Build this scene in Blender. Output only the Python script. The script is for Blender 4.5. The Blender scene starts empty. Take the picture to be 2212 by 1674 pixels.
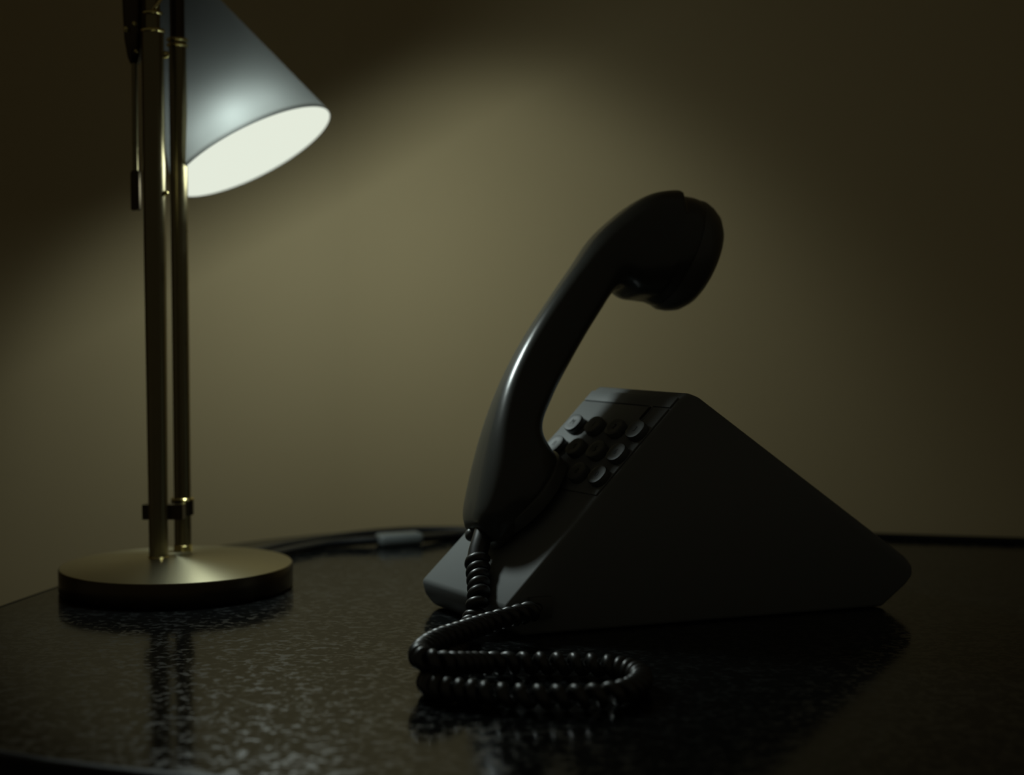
import bpy, bmesh, math, random
from mathutils import Vector, Matrix, Quaternion

random.seed(3)
C = bpy.context.scene.collection
T = 0.72                      # height of the desk top above the floor
PI = math.pi

# ---------------------------------------------------------------- camera
cam_d = bpy.data.cameras.new('camera')
cam = bpy.data.objects.new('camera', cam_d)
C.objects.link(cam)
cam_d.sensor_width = 36.0
cam_d.lens = 3200.0 / 2212.0 * 36.0
cam.location = (0, 0, T + 0.165)
cam.rotation_euler = (PI / 2 - math.atan(157.0 / 3200.0), 0, 0)
cam_d.clip_start = 0.02
cam_d.dof.use_dof = True
cam_d.dof.focus_distance = 0.75
cam_d.dof.aperture_fstop = 5.4
bpy.context.scene.camera = cam

# ---------------------------------------------------------------- world, exposure
w = bpy.data.worlds.new('world')
bpy.context.scene.world = w
w.use_nodes = True
w.node_tree.nodes['Background'].inputs[0].default_value = (0.0265, 0.0242, 0.0170, 1)
w.node_tree.nodes['Background'].inputs[1].default_value = 1.0
vs = bpy.context.scene.view_settings
vs.view_transform = 'Standard'
vs.look = 'None'
vs.exposure = 0.0
vs.gamma = 1.0
vs.use_curve_mapping = False

LAMP_POWER = 0.26             # W, bare bulb light leaving the shade
BEAM_POWER = 0.65             # W, spot added at the lamp mouth to brighten the wall
GLOW_POWER = 0.125            # W, lights added inside the shade to make it glow
FRONT_POWER = 1.85             # W, spot added at the lens to brighten telephone and desk
LAMP_COLOR = (0.86, 1.0, 0.97)

# ---------------------------------------------------------------- helpers
BASE = {}


def link(name, me, mat, parent=None, base=(0, 0, 0)):
    """link mesh data given in world coordinates as one object"""
    o = bpy.data.objects.new(name, me)
    C.objects.link(o)
    if mat:
        me.materials.append(mat)
    if parent is not None:
        o.parent = parent
        base = Vector((0, 0, 0))
        p = parent
        while p is not None:
            base = base + p.location
            p = p.parent
    else:
        base = Vector(base)
        o.location = base
    me.transform(Matrix.Translation(-Vector(base)))
    return o


def from_bm(name, bm, mat, parent=None, smooth=True, base=(0, 0, 0), angle=35):
    bmesh.ops.recalc_face_normals(bm, faces=bm.faces)
    me = bpy.data.meshes.new(name)
    bm.to_mesh(me)
    bm.free()
    if smooth:
        me.polygons.foreach_set('use_smooth', [True] * len(me.polygons))
        me.set_sharp_from_angle(angle=math.radians(angle))
    return link(name, me, mat, parent, base)


def thing(name, loc, label, cat, group=None):
    o = bpy.data.objects.new(name, None)
    C.objects.link(o)
    o.empty_display_size = 0.02
    o.location = loc
    tag(o, label, cat, group)
    return o


def tag(o, label, cat=None, group=None):
    o['label'] = label
    if cat:
        o['category'] = cat
    if group:
        o['group'] = group


def frame_of(axis):
    z = Vector(axis).normalized()
    x = z.orthogonal().normalized()
    y = z.cross(x)
    return x, y, z


def lathe(bm, prof, org, axis=(0, 0, 1), seg=48, cap0=True, cap1=True):
    """prof: list of (radius, height along axis)"""
    x, y, z = frame_of(axis)
    if tuple(axis) == (0, 0, 1):
        x, y = Vector((1, 0, 0)), Vector((0, 1, 0))
    org = Vector(org)
    rings = []
    for r, h in prof:
        rings.append([bm.verts.new(org + z * h + x * (r * math.cos(2 * PI * i / seg)) + y * (r * math.sin(2 * PI * i / seg))) for i in range(seg)])
    for a, b in zip(rings, rings[1:]):
        for i in range(seg):
            j = (i + 1) % seg
            bm.faces.new((a[i], a[j], b[j], b[i]))
    if cap0:
        bm.faces.new(rings[0][::-1])
    if cap1:
        bm.faces.new(rings[-1])


def catmull(pts, n=10):
    P = [Vector(p) for p in pts]
    P = [P[0] * 2 - P[1]] + P + [P[-1] * 2 - P[-2]]
    out = []
    for i in range(1, len(P) - 2):
        for k in range(n):
            t = k / n
            a, b, c, d = P[i - 1], P[i], P[i + 1], P[i + 2]
            out.append(0.5 * ((2 * b) + (c - a) * t + (2 * a - 5 * b + 4 * c - d) * t * t + (3 * b - a - 3 * c + d) * t ** 3))
    out.append(P[-2].copy())
    return out


def resample(pts, step):
    out = [pts[0].copy()]
    acc = 0.0
    for a, b in zip(pts, pts[1:]):
        L = (b - a).length
        if L < 1e-9:
            continue
        d = step - acc
        while d <= L:
            out.append(a.lerp(b, d / L))
            d += step
        acc = (acc + L) % step
    return out


def tube(bm, pts, rad, seg=10, caps=True):
    """tube with parallel-transport frames; rad: number or function of index fraction"""
    pts = [Vector(p) for p in pts]
    n = len(pts)
    t0 = (pts[1] - pts[0]).normalized()
    nx = t0.orthogonal().normalized()
    rings = []
    for i in range(n):
        t = (pts[min(i + 1, n - 1)] - pts[max(i - 1, 0)]).normalized()
        q = t0.rotation_difference(t)
        nx = q @ nx
        nx = (nx - t * nx.dot(t)).normalized()
        t0 = t
        ny = t.cross(nx)
        r = rad(i / (n - 1)) if callable(rad) else rad
        rings.append([bm.verts.new(pts[i] + nx * (r * math.cos(2 * PI * k / seg)) + ny * (r * math.sin(2 * PI * k / seg))) for k in range(seg)])
    for a, b in zip(rings, rings[1:]):
        for k in range(seg):
            j = (k + 1) % seg
            bm.faces.new((a[k], a[j], b[j], b[k]))
    if caps:
        bm.faces.new(rings[0][::-1])
        bm.faces.new(rings[-1])


def box(bm, cen, ax, ay, az, sx, sy, sz):
    cen, ax, ay, az = Vector(cen), Vector(ax).normalized(), Vector(ay).normalized(), Vector(az).normalized()
    v = []
    for k in (-1, 1):
        for j in (-1, 1):
            for i in (-1, 1):
                v.append(bm.verts.new(cen + ax * (i * sx / 2) + ay * (j * sy / 2) + az * (k * sz / 2)))
    for f in ((0, 2, 3, 1), (4, 5, 7, 6), (0, 1, 5, 4), (2, 6, 7, 3), (0, 4, 6, 2), (1, 3, 7, 5)):
        bm.faces.new([v[i] for i in f])


def bevel(bm, off, seg=3, edges=None):
    bmesh.ops.bevel(bm, geom=list(edges if edges is not None else bm.edges), offset=off, segments=seg, profile=0.5, affect='EDGES', clamp_overlap=True)


# ---------------------------------------------------------------- materials
def mat(name, color, rough=0.5, metal=0.0, spec=0.5, **kw):
    m = bpy.data.materials.new(name)
    m.use_nodes = True
    p = m.node_tree.nodes['Principled BSDF']
    p.inputs['Base Color'].default_value = (*color, 1)
    p.inputs['Roughness'].default_value = rough
    p.inputs['Metallic'].default_value = metal
    p.inputs['Specular IOR Level'].default_value = spec
    for k, v in kw.items():
        p.inputs[k].default_value = v
    return m


def nodes(m):
    nt = m.node_tree
    return nt, nt.nodes, nt.links, nt.nodes['Principled BSDF']


def noise(nt, scale, detail=2.0, coord='Object', rough=0.5):
    tc = nt.nodes.new('ShaderNodeTexCoord')
    n = nt.nodes.new('ShaderNodeTexNoise')
    n.inputs['Scale'].default_value = scale
    n.inputs['Detail'].default_value = detail
    n.inputs['Roughness'].default_value = rough
    nt.links.new(tc.outputs[coord], n.inputs['Vector'])
    return n


def ramp(nt, src, stops):
    r = nt.nodes.new('ShaderNodeValToRGB')
    e = r.color_ramp.elements
    while len(e) < len(stops):
        e.new(0.5)
    for el, (pos, val) in zip(e, stops):
        el.position = pos
        el.color = val if len(val) == 4 else (*val, 1)
    nt.links.new(src, r.inputs['Fac'])
    return r


def bump(nt, src, strength, dist, p):
    b = nt.nodes.new('ShaderNodeBump')
    b.inputs['Strength'].default_value = strength
    b.inputs['Distance'].default_value = dist
    nt.links.new(src, b.inputs['Height'])
    nt.links.new(b.outputs['Normal'], p.inputs['Normal'])


# wall paint
M_wall = mat('wall_paint', (0.62, 0.49, 0.27), 0.75, spec=0.25)
nt, nd, lk, p = nodes(M_wall)
nz = noise(nt, 1.6, 3)
r = ramp(nt, nz.outputs['Fac'], [(0.3, (0.60, 0.465, 0.25)), (0.7, (0.65, 0.515, 0.29))])
lk.new(r.outputs['Color'], p.inputs['Base Color'])
nz2 = noise(nt, 260, 3)
bump(nt, nz2.outputs['Fac'], 0.15, 0.0006, p)

# polished dark granite
M_granite = mat('black_granite', (0.012, 0.013, 0.013), 0.1, spec=0.42)
nt, nd, lk, p = nodes(M_granite)
na = noise(nt, 250, 2.5, rough=0.6)
nb = noise(nt, 110, 2.0)
mx = nt.nodes.new('ShaderNodeMath')
mx.operation = 'ADD'
m2 = nt.nodes.new('ShaderNodeMath')
m2.operation = 'MULTIPLY'
m2.inputs[1].default_value = 0.55
lk.new(nb.outputs['Fac'], m2.inputs[0])
lk.new(na.outputs['Fac'], mx.inputs[0])
lk.new(m2.outputs[0], mx.inputs[1])
rc = ramp(nt, mx.outputs[0], [(0.76, (0.006, 0.0065, 0.0065)), (0.84, (0.009, 0.010, 0.010)), (0.94, (0.016, 0.018, 0.018))])
lk.new(rc.outputs['Color'], p.inputs['Base Color'])
rr = ramp(nt, mx.outputs[0], [(0.77, (0.11, 0.11, 0.11)), (0.90, (0.27, 0.27, 0.27))])
lk.new(rr.outputs['Color'], p.inputs['Roughness'])
rs = ramp(nt, mx.outputs[0], [(0.77, (0.15, 0.15, 0.15)), (0.92, (0.85, 0.85, 0.85))])
lk.new(rs.outputs['Color'], p.inputs['Specular IOR Level'])

M_edge = mat('black_edge', (0.010, 0.010, 0.010), 0.45, spec=0.3)
M_leg = mat('dark_leg_wood', (0.03, 0.02, 0.012), 0.5)
M_floor = mat('carpet', (0.05, 0.042, 0.032), 0.95, spec=0.1)
nt, nd, lk, p = nodes(M_floor)
nz = noise(nt, 300, 3)
bump(nt, nz.outputs['Fac'], 0.5, 0.004, p)

# brass
M_brass = mat('satin_brass', (0.25, 0.21, 0.115), 0.30, 1.0)
nt, nd, lk, p = nodes(M_brass)
nz = noise(nt, 90, 3)
r = ramp(nt, nz.outputs['Fac'], [(0.3, (0.27, 0.27, 0.27)), (0.7, (0.34, 0.34, 0.34))])
lk.new(r.outputs['Color'], p.inputs['Roughness'])
M_gold = mat('polished_brass', (0.75, 0.62, 0.26), 0.16, 1.0)
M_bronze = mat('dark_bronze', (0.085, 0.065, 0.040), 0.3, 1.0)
M_base = mat('brushed_brass', (0.57, 0.52, 0.34), 0.34, 1.0)
nt, nd, lk, p = nodes(M_base)
p.inputs['Anisotropic'].default_value = 0.7
p.inputs['Anisotropic Rotation'].default_value = 0.25
tg = nt.nodes.new('ShaderNodeTangent')
tg.direction_type = 'RADIAL'
tg.axis = 'Z'
lk.new(tg.outputs[0], p.inputs['Tangent'])

# lamp shade: thin painted shade, made translucent to imitate lens bloom near its rim
M_shade = bpy.data.materials.new('shade_enamel')
M_shade.use_nodes = True
nt = M_shade.node_tree
p = nt.nodes['Principled BSDF']
p.inputs['Base Color'].default_value = (0.030, 0.034, 0.034, 1)
p.inputs['Roughness'].default_value = 0.5
tr = nt.nodes.new('ShaderNodeBsdfTranslucent')
tr.inputs['Color'].default_value = (0.93, 0.96, 0.92, 1)
ms = nt.nodes.new('ShaderNodeMixShader')
ms.inputs[0].default_value = 0.09
nt.links.new(p.outputs[0], ms.inputs[1])
nt.links.new(tr.outputs[0], ms.inputs[2])
nt.links.new(ms.outputs[0], nt.nodes['Material Output'].inputs['Surface'])

M_diff = bpy.data.materials.new('lit_diffuser')
M_diff.use_nodes = True
nt = M_diff.node_tree
em = nt.nodes.new('ShaderNodeEmission')
em.inputs['Color'].default_value = (0.775, 0.825, 0.705, 1)
em.inputs['Strength'].default_value = 1.0
nt.links.new(em.outputs[0], nt.nodes['Material Output'].inputs['Surface'])

# plastics
M_phone = mat('charcoal_plastic', (0.16, 0.169, 0.167), 0.56, spec=0.5)
nt, nd, lk, p = nodes(M_phone)
nz = noise(nt, 1800, 2)
bump(nt, nz.outputs['Fac'], 0.06, 0.0002, p)
M_panel = mat('panel_plastic', (0.16, 0.169, 0.168), 0.56, spec=0.5)
M_key = mat('key_plastic', (0.085, 0.090, 0.088), 0.50)
M_print = mat('key_print', (0.004, 0.004, 0.004), 0.3)
M_lens = mat('message_lens', (0.004, 0.004, 0.004), 0.2)
M_hand = mat('handset_plastic', (0.055, 0.056, 0.050), 0.27, spec=0.5)
M_cap = mat('handset_cap_plastic', (0.09, 0.092, 0.085), 0.35)
M_cord = mat('black_cord', (0.016, 0.0165, 0.015), 0.38, spec=0.8)
M_cable = mat('cable_rubber', (0.02, 0.022, 0.024), 0.25, spec=0.8)
M_switch = mat('switch_plastic', (0.20, 0.22, 0.22), 0.35)

# ---------------------------------------------------------------- room
# directions along and across the back edge of the desk
A = Vector((0.9756, -0.2195, 0))
N = Vector((0.2195, 0.9756, 0))


def an(x, e, z=0.0):
    return A * x + N * e + Vector((0, 0, z))


def wall(name, p0, p1, outward, h=2.6):
    p0, p1 = Vector(p0), Vector(p1)
    o = Vector(outward).normalized() * 0.12
    bm = bmesh.new()
    v = [bm.verts.new(q) for q in (p0, p1, p1 + o, p0 + o)]
    v2 = [bm.verts.new(q + Vector((0, 0, h))) for q in (p0, p1, p1 + o, p0 + o)]
    bm.faces.new(v)
    bm.faces.new(v2)
    for i in range(4):
        j = (i + 1) % 4
        bm.faces.new((v[i], v[j], v2[j], v2[i]))
    ob = from_bm(name, bm, M_wall, smooth=False)
    ob['kind'] = 'structure'
    return ob


WALL_E = 1.137
WALL_BEND = 17.0
corner = an(-0.3934, WALL_E)
dl = -A * math.cos(math.radians(WALL_BEND)) - N * math.sin(math.radians(WALL_BEND))   # the left wall bends towards the viewer
nl = Vector((-dl.y, dl.x, 0))
if nl.dot(A) > 0:
    nl = -nl
wall('wall_right', corner - A * 0.0, corner + A * 3.2, N)
wall('wall_left', corner, corner + dl * 3.0, nl)
bm = bmesh.new()
box(bm, (0.3, 0.0, -0.05), (1, 0, 0), (0, 1, 0), (0, 0, 1), 6.5, 6.0, 0.1)
fl = from_bm('floor', bm, M_floor, smooth=False)
fl['kind'] = 'structure'

# ---------------------------------------------------------------- desk
desk = thing('desk', an(0.14, 0.80), 'polished black speckled granite desk with a rounded end, under the lamp and telephone', 'desk')


def outline(inset=0.0):
    """rounded-end slab outline, coordinates (along, across)"""
    e0, hd = 0.8035, 0.3195 - inset
    al = 0.320 - inset
    pts = []
    for i in range(49):
        th = PI / 2 + PI * i / 48
        c, s = math.cos(th), math.sin(th)
        n = 2.5 if s > 0 else 3.3
        pts.append((-0.147 + al * math.copysign(abs(c) ** (2 / n), c), e0 + hd * math.copysign(abs(s) ** (2 / n), s)))
    for i in range(49):
        th = -PI / 2 + PI * i / 48
        c, s = math.cos(th), math.sin(th)
        n = 2.5 if s > 0 else 3.3
        pts.append((0.66 + al * math.copysign(abs(c) ** (2 / n), c), e0 + hd * math.copysign(abs(s) ** (2 / n), s)))
    return pts


def slab(bm, levels):
    rings = []
    for ins, z in levels:
        rings.append([bm.verts.new(an(x, e, z)) for x, e in outline(ins)])
    m = len(rings[0])
    bm.faces.new(rings[0][::-1])
    bm.faces.new(rings[-1])
    for a, b in zip(rings, rings[1:]):
        for i in range(m):
            j = (i + 1) % m
            bm.faces.new((a[i], a[j], b[j], b[i]))
    return rings


bm = bmesh.new()
slab(bm, [(0.003, T - 0.03), (0.003, T - 0.0005), (0.0035, T)])
from_bm('desk_top', bm, M_granite, desk, angle=20)
# black edging that stands slightly proud of the slab
bm = bmesh.new()
lv = [(0.003, T - 0.032), (-0.001, T - 0.031), (-0.001, T - 0.0012), (0.0, T - 0.0002), (0.0025, T + 0.0002), (0.0033, T), (0.003, T - 0.002)]
rings = [[bm.verts.new(an(x, e, z)) for x, e in outline(i)] for i, z in lv]
m = len(rings[0])
for a, b in zip(rings, rings[1:] + rings[:1]):
    for i in range(m):
        j = (i + 1) % m
        bm.faces.new((a[i], a[j], b[j], b[i]))
ob = from_bm('edge_band', bm, M_edge, desk)
bm = bmesh.new()
box(bm, an(0.255, 1.1195, T + 0.0018), A, N, (0, 0, 1), 0.95, 0.0045, 0.0044)
bevel(bm, 0.0008, 2)
ob = from_bm('back_lip', bm, M_edge, desk)
tag(ob, 'low black lip along the back of the desk')
for x in (-0.30, 0.80):
    for e in (0.62, 0.99):
        bm = bmesh.new()
        q = an(x, e, 0)
        lathe(bm, [(0.016, 0.0), (0.024, T - 0.031)], q, seg=16)
        from_bm('leg', bm, M_leg, desk)

# ---------------------------------------------------------------- desk lamp
LB = Vector((-0.2026, 0.8905, T))
lamp = thing('desk_lamp', LB, 'brass twin-stem desk lamp with a lit cone shade, on the left of the desk', 'lamp')
bm = bmesh.new()
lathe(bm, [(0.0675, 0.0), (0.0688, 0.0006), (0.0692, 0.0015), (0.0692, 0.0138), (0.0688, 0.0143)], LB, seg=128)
from_bm('shadow_toned_base_rim', bm, M_bronze, lamp, angle=40)  # dark metal stands in for shadow on the brass side of the base
bm = bmesh.new()
lathe(bm, [(0.0686, 0.0140), (0.0684, 0.0146), (0.055, 0.0162), (0.035, 0.0179), (0.015, 0.0189), (0.004, 0.0192)], LB, seg=128)
from_bm('base', bm, M_base, lamp, angle=40)
PM = Vector((-0.2133, 0.8883, T))            # main stem
PR = Vector((-0.2045, 0.9147, T))            # rear stem
bm = bmesh.new()
lathe(bm, [(0.0057, 0.0175), (0.0057, 0.03), (0.0066, 0.20), (0.0066, 0.3325)], PM, seg=40)
from_bm('main_stem', bm, M_brass, lamp)
bm = bmesh.new()
lathe(bm, [(0.0052, 0.0222), (0.0053, 0.333)], PR, seg=40)
from_bm('rear_stem', bm, M_brass, lamp)
# collars on the stems
def collar(org, z0, z1, r, material=None, name='collar'):
    bm = bmesh.new()
    d = min(0.0006, (z1 - z0) / 3)
    lathe(bm, [(r - d, z0), (r, z0 + d), (r, z1 - d), (r - d, z1)], org, seg=40)
    return from_bm(name, bm, material or M_gold, lamp)
collar(PM, 0.0172, 0.0196, 0.0064)
collar(PM, 0.3320, 0.3342, 0.0073)
collar(PM, 0.3425, 0.3445, 0.0062)
collar(PR, 0.0175, 0.0225, 0.0057)
collar(PR, 0.3283, 0.3303, 0.0066)
collar(PR, 0.3316, 0.3336, 0.0066)
collar(PR, 0.0500, 0.0518, 0.0071)
bm = bmesh.new()
lathe(bm, [(0.0045, 0.3335), (0.0045, 0.43)], PM, seg=32)
from_bm('upper_tube', bm, M_brass, lamp)
bm = bmesh.new()
lathe(bm, [(0.0045, 0.3335), (0.0045, 0.43)], PR, seg=32)
from_bm('upper_tube', bm, M_bronze, lamp)
# bracket tying the stems together near the base
bm = bmesh.new()
lathe(bm, [(0.0069, 0.0412), (0.0069, 0.0502)], PR, seg=40)
box(bm, PM + Vector((0.0015, 0.0085, 0.0455)), (1, 0, 0), (0, 1, 0), (0, 0, 1), 0.0245, 0.009, 0.009)
from_bm('stem_bracket', bm, M_bronze, lamp)
# pull rod with its grip, left of the stems
PL = Vector((-0.2260, 0.8950, T))
bm = bmesh.new()
lathe(bm, [(0.0017, 0.2500), (0.0017, 0.3170)], PL, seg=20)
rod = from_bm('pull_rod', bm, M_brass, lamp)
bm = bmesh.new()
lathe(bm, [(0.0022, 0.2275), (0.0031, 0.2282), (0.0031, 0.2500), (0.0022, 0.2515)], PL, seg=28)
from_bm('pull_grip', bm, M_bronze, rod)
# hinge hardware above it
bm = bmesh.new()
lathe(bm, [(0.0026, 0.3150), (0.0042, 0.3190), (0.0060, 0.3300), (0.0068, 0.3480), (0.0075, 0.3900), (0.0075, 0.4300)], PL + Vector((0, 0.001, 0)), seg=32)
from_bm('hinge_housing', bm, M_bronze, lamp)
for q, r in (((-0.2292, 0.8890, 0.3345), 0.0016), ((-0.2240, 0.8880, 0.3375), 0.0014), ((-0.2235, 0.8895, 0.3215), 0.0012)):
    bm = bmesh.new()
    bmesh.ops.create_uvsphere(bm, u_segments=14, v_segments=8, radius=r, matrix=Matrix.Translation(Vector(q) + Vector((0, 0, T))))
    from_bm('screw', bm, M_gold, lamp)
for q, r in (((-0.2063, 0.8870, 0.2373), 0.0017), ((-0.2062, 0.8900, 0.3195), 0.0024)):
    bm = bmesh.new()
    bmesh.ops.create_uvsphere(bm, u_segments=16, v_segments=10, radius=r, matrix=Matrix.Translation(Vector(q) + Vector((0, 0, T))))
    from_bm('set_screw', bm, M_gold, lamp)
bm = bmesh.new()
tube(bm, catmull([(-0.2128, 0.8850, T + 0.3440), (-0.2100, 0.8845, T + 0.3470), (-0.2070, 0.885, T + 0.3520), (-0.2050, 0.888, T + 0.362)], 6), 0.0010, 8)
from_bm('wire_clip', bm, M_gold, lamp)
# shade
SC = Vector((-0.1658, 0.9550, T + 0.2684))
SN = Vector((0.4732, -0.1152, -0.8736)).normalized()
SR = 0.0558
bm = bmesh.new()
lathe(bm, [(0.0120, -0.154), (0.0132, -0.150), (0.0300, -0.091), (0.0445, -0.040), (SR, -0.0004), (SR - 0.0004, 0.0)], SC, SN, seg=128, cap0=True, cap1=False)
shade = from_bm('shade', bm, M_shade, lamp)
tag(shade, 'dark conical lamp shade with lens bloom imitated as a glow near its open rim')
bm = bmesh.new()
lathe(bm, [(0.004, -0.0012), (SR - 0.0012, -0.0012), (SR - 0.0007, -0.0005), (0.004, -0.0004)], SC, SN, seg=96)
ob = from_bm('diffuser', bm, M_diff, shade)
tag(ob, 'white lit lens filling the mouth of the shade')
bm = bmesh.new()
lathe(bm, [(0.004, -0.0030), (SR - 0.0050, -0.0030), (SR - 0.0050, -0.0018), (0.004, -0.0018)], SC, SN, seg=64)
from_bm('glow_blocker', bm, M_cap, shade)  # unseen disc added to keep the diffuser from lighting the shade's inside
# neck and cross arm above the frame
NK = SC - SN * 0.152
bm = bmesh.new()
tube(bm, catmull([NK, NK - SN * 0.014, NK - SN * 0.02 + Vector((0.006, -0.012, 0.004)), PR + Vector((0, 0, 0.424)), PM + Vector((0, 0, 0.424)), PL + Vector((0.0, 0, 0.424))], 6), 0.0055, 16)
from_bm('cross_arm', bm, M_bronze, lamp)


def point(name, loc, power, radius):
    d = bpy.data.lights.new(name, 'POINT')
    d.energy = power
    d.color = LAMP_COLOR
    d.shadow_soft_size = radius
    o = bpy.data.objects.new(name, d)
    C.objects.link(o)
    o.parent = lamp
    o.location = Vector(loc) - LB
    return o


VW = (Vector((0, 0, T + 0.165)) - SC).normalized()
VW = (VW - SN * VW.dot(SN)).normalized()     # across the shade, towards the room
point('bulb_light', SC + SN * 0.006 + VW * 0.0275, LAMP_POWER, 0.028)
LT = SN.cross(VW)
for k, share in ((-1, 0.19), (0, 0.62), (1, 0.19)):
    point('added_glow_light', SC - SN * 0.0060 + VW * (0.0385 - 0.0045 * k * k) + LT * (0.016 * k), GLOW_POWER * share, 0.006)  # added lights that give the shade its bloom-like glow
d = bpy.data.lights.new('wall_fill_spot', 'SPOT')  # added spot, aimed at the wall rather than along the shade axis
d.energy = BEAM_POWER
d.color = LAMP_COLOR
d.shadow_soft_size = 0.022
d.spot_size = math.radians(126)
d.spot_blend = 0.374
o = bpy.data.objects.new('wall_fill_spot', d)
C.objects.link(o)
o.parent = lamp
o.location = SC + SN * 0.006 - LB
o.rotation_euler = Vector((0.197, 0.837, -0.510)).to_track_quat('-Z', 'Y').to_euler()
d = bpy.data.lights.new('front_fill_spot', 'SPOT')  # added spot, aimed to brighten the telephone and desk but miss the wall
d.energy = FRONT_POWER
d.color = LAMP_COLOR
d.shadow_soft_size = 0.028
d.spot_size = math.radians(120)
d.spot_blend = 1.0
o = bpy.data.objects.new('front_fill_spot', d)
C.objects.link(o)
o.parent = lamp
o.location = SC + SN * 0.004 + VW * 0.0275 - LB
o.rotation_euler = Vector((0.35, -0.45, -0.82)).to_track_quat('-Z', 'Y').to_euler()

# ---------------------------------------------------------------- telephone
P0 = Vector((-0.0038, 0.7489, T))            # near corner of the nose, on the desk
U = Vector((0.9353, 0.3538, 0)).normalized() # nose to rear
W = Vector((-0.5125, 0.8587, 0)).normalized()# near side to far side
def wid(s):
    return 0.0924 - 0.0080 * max(0.0, min(1.0, s / 0.100))




def ph(s, t, z):
    return P0 + U * s + W * t + Vector((0, 0, z))


FU = (U * 0.1025 + Vector((0, 0, 0.1078))).normalized()
FN = W.cross(FU).normalized()
if FN.z < 0:
    FN = -FN
FO = ph(0, 0, 0.016)


def face(l, t, h=0.0):
    return FO + FU * l + W * t + FN * h


phone = thing('telephone', ph(0.115, 0.045, 0), 'charcoal wedge-shaped push-button desk telephone standing on the granite desk', 'telephone')
prof = [(0.0095, 0.0003), (0.0060, 0.0024), (0.0016, 0.0085), (0.0, 0.016), (0.0985, 0.1196), (0.1040, 0.1237), (0.1110, 0.1213),
        (0.2430, 0.0282), (0.2480, 0.0225), (0.2484, 0.0170), (0.2440, 0.0120), (0.2280, 0.0003)]
bm = bmesh.new()
va = [bm.verts.new(ph(s, 0, z)) for s, z in prof]
vb = [bm.verts.new(ph(s, wid(s), z)) for s, z in prof]
bm.faces.new(va)
bm.faces.new(vb[::-1])
for i in range(len(prof)):
    j = (i + 1) % len(prof)
    bm.faces.new((va[i], va[j], vb[j], vb[i]))
bmesh.ops.recalc_face_normals(bm, faces=bm.faces)
bevel(bm, 0.0022, 3)
from_bm('body', bm, M_phone, phone, angle=50)
# raised keypad panel and the strip above it
def plate(name, l0, l1, t0, t1, h, r, material):
    bm = bmesh.new()
    lo = [bm.verts.new(face(l, t, 0.0)) for l, t in ((l0, t0), (l1, t0), (l1, t1), (l0, t1))]
    hi = [bm.verts.new(face(l, t, h)) for l, t in ((l0, t0), (l1, t0), (l1, t1), (l0, t1))]
    bm.faces.new(lo[::-1])
    bm.faces.new(hi)
    for i in range(4):
        j = (i + 1) % 4
        bm.faces.new((lo[i], lo[j], hi[j], hi[i]))
    bmesh.ops.recalc_face_normals(bm, faces=bm.faces)
    bevel(bm, r, 2)
    return from_bm(name, bm, material, phone, angle=50)
plate('keypad_panel', 0.0755, 0.1366, 0.0014, 0.0830, 0.0009, 0.0004, M_panel)
plate('label_strip', 0.1372, 0.1447, 0.0014, 0.0830, 0.0009, 0.0004, M_panel)
# message light: rim and dark lens
KX = FU.cross(FN).normalized()
if KX.dot(W) > 0:
    KX = -KX
KY = FU


def stadium(bm, cen, half_l, half_w, h0, h1, seg=10):
    prof = []
    for i in range(seg + 1):
        th = PI * i / seg
        prof.append((half_w * math.cos(th), half_l - half_w + half_w * math.sin(th)))
    for i in range(seg + 1):
        th = PI + PI * i / seg
        prof.append((half_w * math.cos(th), -half_l + half_w + half_w * math.sin(th)))
    lo = [bm.verts.new(cen + KX * x + KY * y + FN * h0) for x, y in prof]
    hi = [bm.verts.new(cen + KX * x + KY * y + FN * h1) for x, y in prof]
    bm.faces.new(lo[::-1])
    bm.faces.new(hi)
    for i in range(len(lo)):
        j = (i + 1) % len(lo)
        bm.faces.new((lo[i], lo[j], hi[j], hi[i]))


mc = face(0.1315, 0.0165)
bm = bmesh.new()
stadium(bm, mc, 0.0056, 0.0023, 0.0006, 0.0013)
ml = from_bm('message_light', bm, M_panel, phone)
bm = bmesh.new()
stadium(bm, mc, 0.0047, 0.0013, 0.0010, 0.0015)
from_bm('lens', bm, M_lens, ml)

# keys
def key_mesh():
    bm = bmesh.new()
    rings = []
    for k, h in ((0.97, 0.0), (1.0, 0.0003), (1.0, 0.0036), (0.965, 0.0041), (0.92, 0.0042), (0.60, 0.00405), (0.15, 0.00395)):
        rg = []
        for i in range(36):
            th = 2 * PI * i / 36
            c, s = math.cos(th), math.sin(th)
            n = 2.35
            rg.append(bm.verts.new((0.0067 * k * math.copysign(abs(c) ** (2 / n), c), 0.0058 * k * math.copysign(abs(s) ** (2 / n), s), h)))
        rings.append(rg)
    bm.faces.new(rings[0][::-1])
    bm.faces.new(rings[-1])
    for a, b in zip(rings, rings[1:]):
        for i in range(36):
            j = (i + 1) % 36
            bm.faces.new((a[i], a[j], b[j], b[i]))
    bmesh.ops.recalc_face_normals(bm, faces=bm.faces)
    me = bpy.data.meshes.new('key')
    bm.to_mesh(me)
    bm.free()
    me.polygons.foreach_set('use_smooth', [True] * len(me.polygons))
    me.set_sharp_from_angle(angle=math.radians(40))
    me.materials.append(M_key)
    return me


def glyph_mesh(txt):
    cu = bpy.data.curves.new('text', 'FONT')
    cu.body = txt
    cu.size = 0.0052
    cu.align_x = 'CENTER'
    cu.align_y = 'CENTER'
    cu.extrude = 0.00012
    cu.resolution_u = 3
    o = bpy.data.objects.new('text', cu)
    C.objects.link(o)
    dg = bpy.context.evaluated_depsgraph_get()
    me = bpy.data.meshes.new_from_object(o.evaluated_get(dg))
    bpy.data.objects.remove(o)
    bpy.data.curves.remove(cu)
    me.materials.clear()
    me.materials.append(M_print)
    return me


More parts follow.
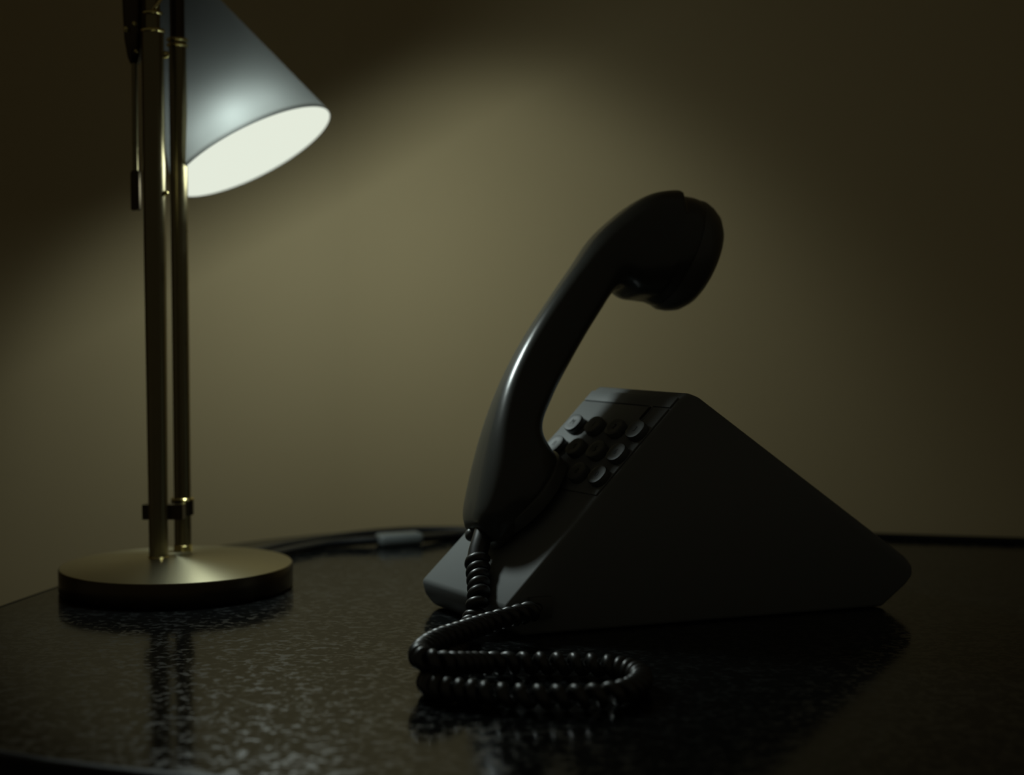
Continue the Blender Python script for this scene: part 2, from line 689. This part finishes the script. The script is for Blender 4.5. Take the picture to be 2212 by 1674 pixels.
KM = key_mesh()
ROT = Matrix((KX, KY, FN)).transposed().to_4x4()
cols = [0.0680, 0.0475, 0.0272, 0.0080]
rows = [0.1178, 0.1016, 0.0858]
txt = [['M', '1', '2', '3'], ['R', '4', '5', '6'], ['*', '7', '8', '0']]
for r_, row in enumerate(txt):
    for c_, ch in enumerate(row):
        k = bpy.data.objects.new('key', KM)
        C.objects.link(k)
        k.parent = phone
        k.matrix_local = Matrix.Translation(face(rows[r_], cols[c_], 0.0008) - phone.location) @ ROT
        g = bpy.data.objects.new('digit', glyph_mesh(ch))
        C.objects.link(g)
        g.parent = k
        g.location = (0, 0, 0.00398)

# cord socket on the near side
bm = bmesh.new()
box(bm, ph(0.0185, -0.0012, 0.0150), U, W, (0, 0, 1), 0.012, 0.005, 0.011)
bevel(bm, 0.0006, 2)
from_bm('cord_socket', bm, M_cap, phone)

# ---------------------------------------------------------------- handset
OFF = 0.055
Wp = (W - U * W.dot(U)).normalized()         # sideways, square to the length of the telephone
ZT = Vector((0, 0, 1)) + Wp * 0.18           # the handset leans a little to the far side
HO = P0 + W * OFF + Vector((0, 0, 0.06)) - ZT * 0.06
HN = Wp - ZT * (Wp.dot(ZT) / ZT.dot(ZT))
HN.normalize()


def hs(s, z):
    return HO + U * s + ZT * z


MP = ph(0.0440, OFF, 0.016 + 1.0517 * 0.0440)
HB = MP.copy()
hand = thing('telephone_handset', HB, 'glossy black curved telephone handset standing upright on its mouthpiece against the telephone face', 'handset')
SEC = [(0.0153, 0.0445, 0.650, -0.760, 0.0099, 0.0150),
       (0.0219, 0.0531, 0.898, -0.441, 0.0138, 0.0240),
       (0.0320, 0.0667, 0.973, -0.230, 0.0200, 0.0275),
       (0.0377, 0.0834, 0.990, -0.139, 0.0210, 0.0260),
       (0.0375, 0.1029, 0.966, -0.257, 0.0142, 0.0200),
       (0.0465, 0.1230, 0.902, -0.431, 0.0140, 0.0160),
       (0.0605, 0.1452, 0.835, -0.551, 0.0141, 0.0148),
       (0.0790, 0.1700, 0.836, -0.548, 0.0136, 0.0150),
       (0.0952, 0.1892, 0.720, -0.694, 0.0139, 0.0180),
       (0.1100, 0.1971, 0.239, -0.971, 0.0224, 0.0245),
       (0.1249, 0.2036, -0.035, -0.999, 0.0291, 0.0290),
       (0.1364, 0.2050, -0.266, -0.964, 0.0323, 0.0305)]
bm = bmesh.new()
NS = 40
# interpolate the sections smoothly
cs = catmull([Vector(q[:3]) for q in SEC], 5)
cd = catmull([Vector(q[3:6]) for q in SEC], 5)
rings = []
for a, b in zip(cs, cd):
    m_, d_ = (a.x, a.y), Vector((a.z, b.x, 0)).normalized()
    hb, hw = b.y, b.z
    rg = []
    for i in range(NS):
        th = 2 * PI * i / NS
        c, s = math.cos(th), math.sin(th)
        n = 3.1
        cc = math.copysign(abs(c) ** (2 / n), c) * hb
        ss = math.copysign(abs(s) ** (2 / n), s) * hw
        rg.append(bm.verts.new(hs(m_[0] + d_.x * cc, m_[1] + d_.y * cc) + HN * ss))
    rings.append(rg)
for a, b in zip(rings, rings[1:]):
    for i in range(NS):
        j = (i + 1) % NS
        bm.faces.new((a[i], a[j], b[j], b[i]))
bm.faces.new(rings[0][::-1])
bm.faces.new(rings[-1])
# mouthpiece cup standing on the telephone face
MA = (-FN).normalized()                      # axis into the face
FNp = Wp.cross(FU).normalized()
if FNp.z < 0:
    FNp = -FNp
MC = MP + FNp * 0.0013
lathe(bm, [(0.0285, 0.0070), (0.0295, 0.0085), (0.0288, 0.0160), (0.0250, 0.0225), (0.014, 0.0275)], MC, FNp, seg=48)
# earpiece cup
EA = (U * 0.922 - ZT * 0.381).normalized()
EC = hs(0.1416, 0.2029)
lathe(bm, [(0.017, -0.020), (0.026, -0.014), (0.0322, -0.005), (0.0338, 0.001), (0.0340, 0.0056)], EC, EA, seg=48)
bmesh.ops.recalc_face_normals(bm, faces=bm.faces)
me = bpy.data.meshes.new('raw')
bm.to_mesh(me)
bm.free()
tmp = bpy.data.objects.new('raw', me)
C.objects.link(tmp)
md = tmp.modifiers.new('remesh', 'REMESH')
md.mode = 'VOXEL'
md.voxel_size = 0.0009
md2 = tmp.modifiers.new('smooth', 'SMOOTH')
md2.factor = 0.5
md2.iterations = 28
dg = bpy.context.evaluated_depsgraph_get()
sh = bpy.data.meshes.new_from_object(tmp.evaluated_get(dg))
bpy.data.objects.remove(tmp)
sh.polygons.foreach_set('use_smooth', [True] * len(sh.polygons))
sh.name = 'shell'
link('shell', sh, M_hand, hand)
bm = bmesh.new()
lathe(bm, [(0.020, -0.0006), (0.0275, -0.0006), (0.0296, 0.0008), (0.0302, 0.003), (0.0302, 0.0072), (0.0280, 0.0085)], MC, FNp, seg=64)
from_bm('mouth_cap', bm, M_cap, hand)
bm = bmesh.new()
lathe(bm, [(0.0300, 0.0036), (0.0338, 0.0046), (0.0344, 0.0080), (0.0334, 0.0125), (0.0310, 0.0175), (0.0270, 0.0212), (0.0235, 0.0222), (0.0215, 0.0205), (0.006, 0.0198)], EC, EA, seg=64)
from_bm('ear_cap', bm, M_cap, hand)
# sleeve where the cord enters, and the plug latch beside it
bm = bmesh.new()
tube(bm, [Vector((-0.0104, 0.8041, T + 0.0590)), Vector((-0.0148, 0.7975, T + 0.0500)), Vector((-0.0165, 0.7920, T + 0.0440)), Vector((-0.0180, 0.7880, T + 0.0388)), Vector((-0.0186, 0.7845, T + 0.0340))],
     lambda f: 0.0048 + 0.0008 * f, 20)
from_bm('cord_sleeve', bm, M_cord, hand)
bm = bmesh.new()
bmesh.ops.create_uvsphere(bm, u_segments=18, v_segments=12, radius=0.0036, matrix=Matrix.Translation(Vector((-0.0222, 0.8040, T + 0.0450))) @ Matrix.Diagonal((1, 1, 1.05, 1)))
from_bm('plug_latch', bm, M_cap, hand)

# ---------------------------------------------------------------- coiled cord
path = [(-0.0179, 0.7872, 0.0388), (-0.0185, 0.7837, 0.0335), (-0.0179, 0.7791, 0.0293), (-0.0174, 0.7711, 0.0246), (-0.0172, 0.7630, 0.0203), (-0.0185, 0.7570, 0.0140),
        (-0.0205, 0.7535, 0.0080), (-0.0230, 0.7430, 0.0052), (-0.0250, 0.7200, 0.0052), (-0.0275, 0.6900, 0.0050), (-0.0322, 0.6560, 0.0045), (-0.0362, 0.6400, 0.0045),
        (-0.0340, 0.6290, 0.0048), (-0.0270, 0.6230, 0.0052),
        (-0.0188, 0.6196, 0.0052), (-0.0012, 0.6127, 0.0052), (0.0181, 0.6105, 0.0052), (0.0356, 0.6127, 0.0052), (0.0478, 0.6203, 0.0052), (0.0554, 0.6353, 0.0052),
        (0.0559, 0.6501, 0.0052), (0.0489, 0.6622, 0.0052), (0.0367, 0.6675, 0.0052), (0.0199, 0.6701, 0.0052), (0.0030, 0.6707, 0.0058), (-0.0117, 0.6611, 0.0080),
        (-0.0245, 0.6413, 0.0125), (-0.0343, 0.6346, 0.0150), (-0.0402, 0.6429, 0.0155), (-0.0392, 0.6613, 0.0150), (-0.0334, 0.6793, 0.0150), (-0.0233, 0.6963, 0.0150),
        (-0.0104, 0.7188, 0.0146), (0.0033, 0.7378, 0.0145), (0.0135, 0.7500, 0.0150)]
cl = resample(catmull([Vector((x, y, max(z, 0.0058) + T)) for x, y, z in path], 14), 0.0004)
bm = bmesh.new()
HR, WR = 0.0029, 0.0027
pts = []
t0 = (cl[1] - cl[0]).normalized()
nx = t0.orthogonal().normalized()
ph_ = 0.0
nC = len(cl)
for i in range(nC):
    t = (cl[min(i + 1, nC - 1)] - cl[max(i - 1, 0)]).normalized()
    nx = t0.rotation_difference(t) @ nx
    nx = (nx - t * nx.dot(t)).normalized()
    t0 = t
    ny = t.cross(nx)
    f = i / (nC - 1)
    x = cl[i].x
    pitch = 0.0058 if (x < -0.012 or x > 0.046) else 0.0078
    if f < 0.18:
        pitch = 0.0064
    sub = 4
    tail = min(1.0, min(i, nC - 1 - i) / 10.0)
    nxt = cl[min(i + 1, nC - 1)]
    for k in range(sub):
        q = cl[i].lerp(nxt, k / sub)
        ph_ += 2 * PI * (0.0004 / sub) / pitch
        if k % 2 == 0:
            pts.append(q + (nx * math.cos(ph_) + ny * math.sin(ph_)) * ((HR + 0.0016 * max(0.0, 1 - f / 0.10)) * tail))
tube(bm, pts, WR, 8)
ob = from_bm('coiled_cord', bm, M_cord, smooth=True, base=Vector((0.0181, 0.6105, T)), angle=80)
tag(ob, 'black coiled handset cord looping across the desk in front of the telephone', 'cord')

# ---------------------------------------------------------------- cables behind the lamp
def cable(name, pts, r, label, cat, base):
    bm = bmesh.new()
    tube(bm, catmull([Vector((x, y, z + T)) for x, y, z in pts], 8), r, 12)
    o = from_bm(name, bm, M_cable, base=base)
    tag(o, label, cat)
    return o


pw = thing('lamp_power_cord', (-0.0809, 1.0550, T), 'dark lamp cord with a grey inline switch lying on the desk behind the lamp', 'cord')
bm = bmesh.new()
tube(bm, catmull([Vector((x, y, z + T)) for x, y, z in [(-0.172, 0.957, 0.0034), (-0.1680, 0.9800, 0.0034), (-0.1494, 1.0150, 0.0034), (-0.1273, 1.0420, 0.0034), (-0.0963, 1.0510, 0.0045)]], 8), 0.0030, 12)
from_bm('cord', bm, M_cable, pw)
bm = bmesh.new()
tube(bm, catmull([Vector((x, y, z + T)) for x, y, z in [(-0.0670, 1.0590, 0.0045), (-0.0499, 1.0760, 0.0034), (-0.0334, 1.0872, 0.0034), (-0.0000, 1.0900, 0.0040), (0.035, 1.0930, 0.0085), (0.07, 1.0945, 0.0105), (0.10, 1.1000, 0.0070), (0.122, 1.1130, 0.0088), (0.1312, 1.1292, 0.0030), (0.1316, 1.1302, -0.05), (0.1316, 1.1302, -0.30)]], 8), 0.0033, 12)
from_bm('cord', bm, M_cable, pw)
bm = bmesh.new()
sx = Vector((0.0306, 0.0132, 0)).normalized()
box(bm, (-0.0809, 1.0560, T + 0.0045), sx, (-sx.y, sx.x, 0), (0, 0, 1), 0.033, 0.017, 0.0088)
bevel(bm, 0.0032, 4)
ob = from_bm('inline_switch', bm, M_switch, pw)
tag(ob, 'grey plastic inline switch')
cable('line_cord', [(-0.185, 0.978, 0.0031), (-0.1790, 0.9980, 0.0031), (-0.1660, 1.0272, 0.0031), (-0.1503, 1.0482, 0.0031), (-0.1361, 1.0657, 0.0031), (-0.1147, 1.0860, 0.0031), (-0.0959, 1.0990, 0.0031), (-0.0762, 1.1080, 0.0031), (-0.0552, 1.1100, 0.0031), (-0.0305, 1.1085, 0.0031), (0.0, 1.1040, 0.0031), (0.06, 1.0940, 0.0031), (0.12, 1.0750, 0.0031), (0.18, 1.0380, 0.0031), (0.226, 0.9850, 0.0031), (0.232, 0.9300, 0.0031), (0.2160, 0.8900, 0.0060), (0.2080, 0.8770, 0.0140)],
      0.0029, 'dark cable running along the back of the desk behind the lamp cord', 'cable', (-0.1147, 1.0860, T))
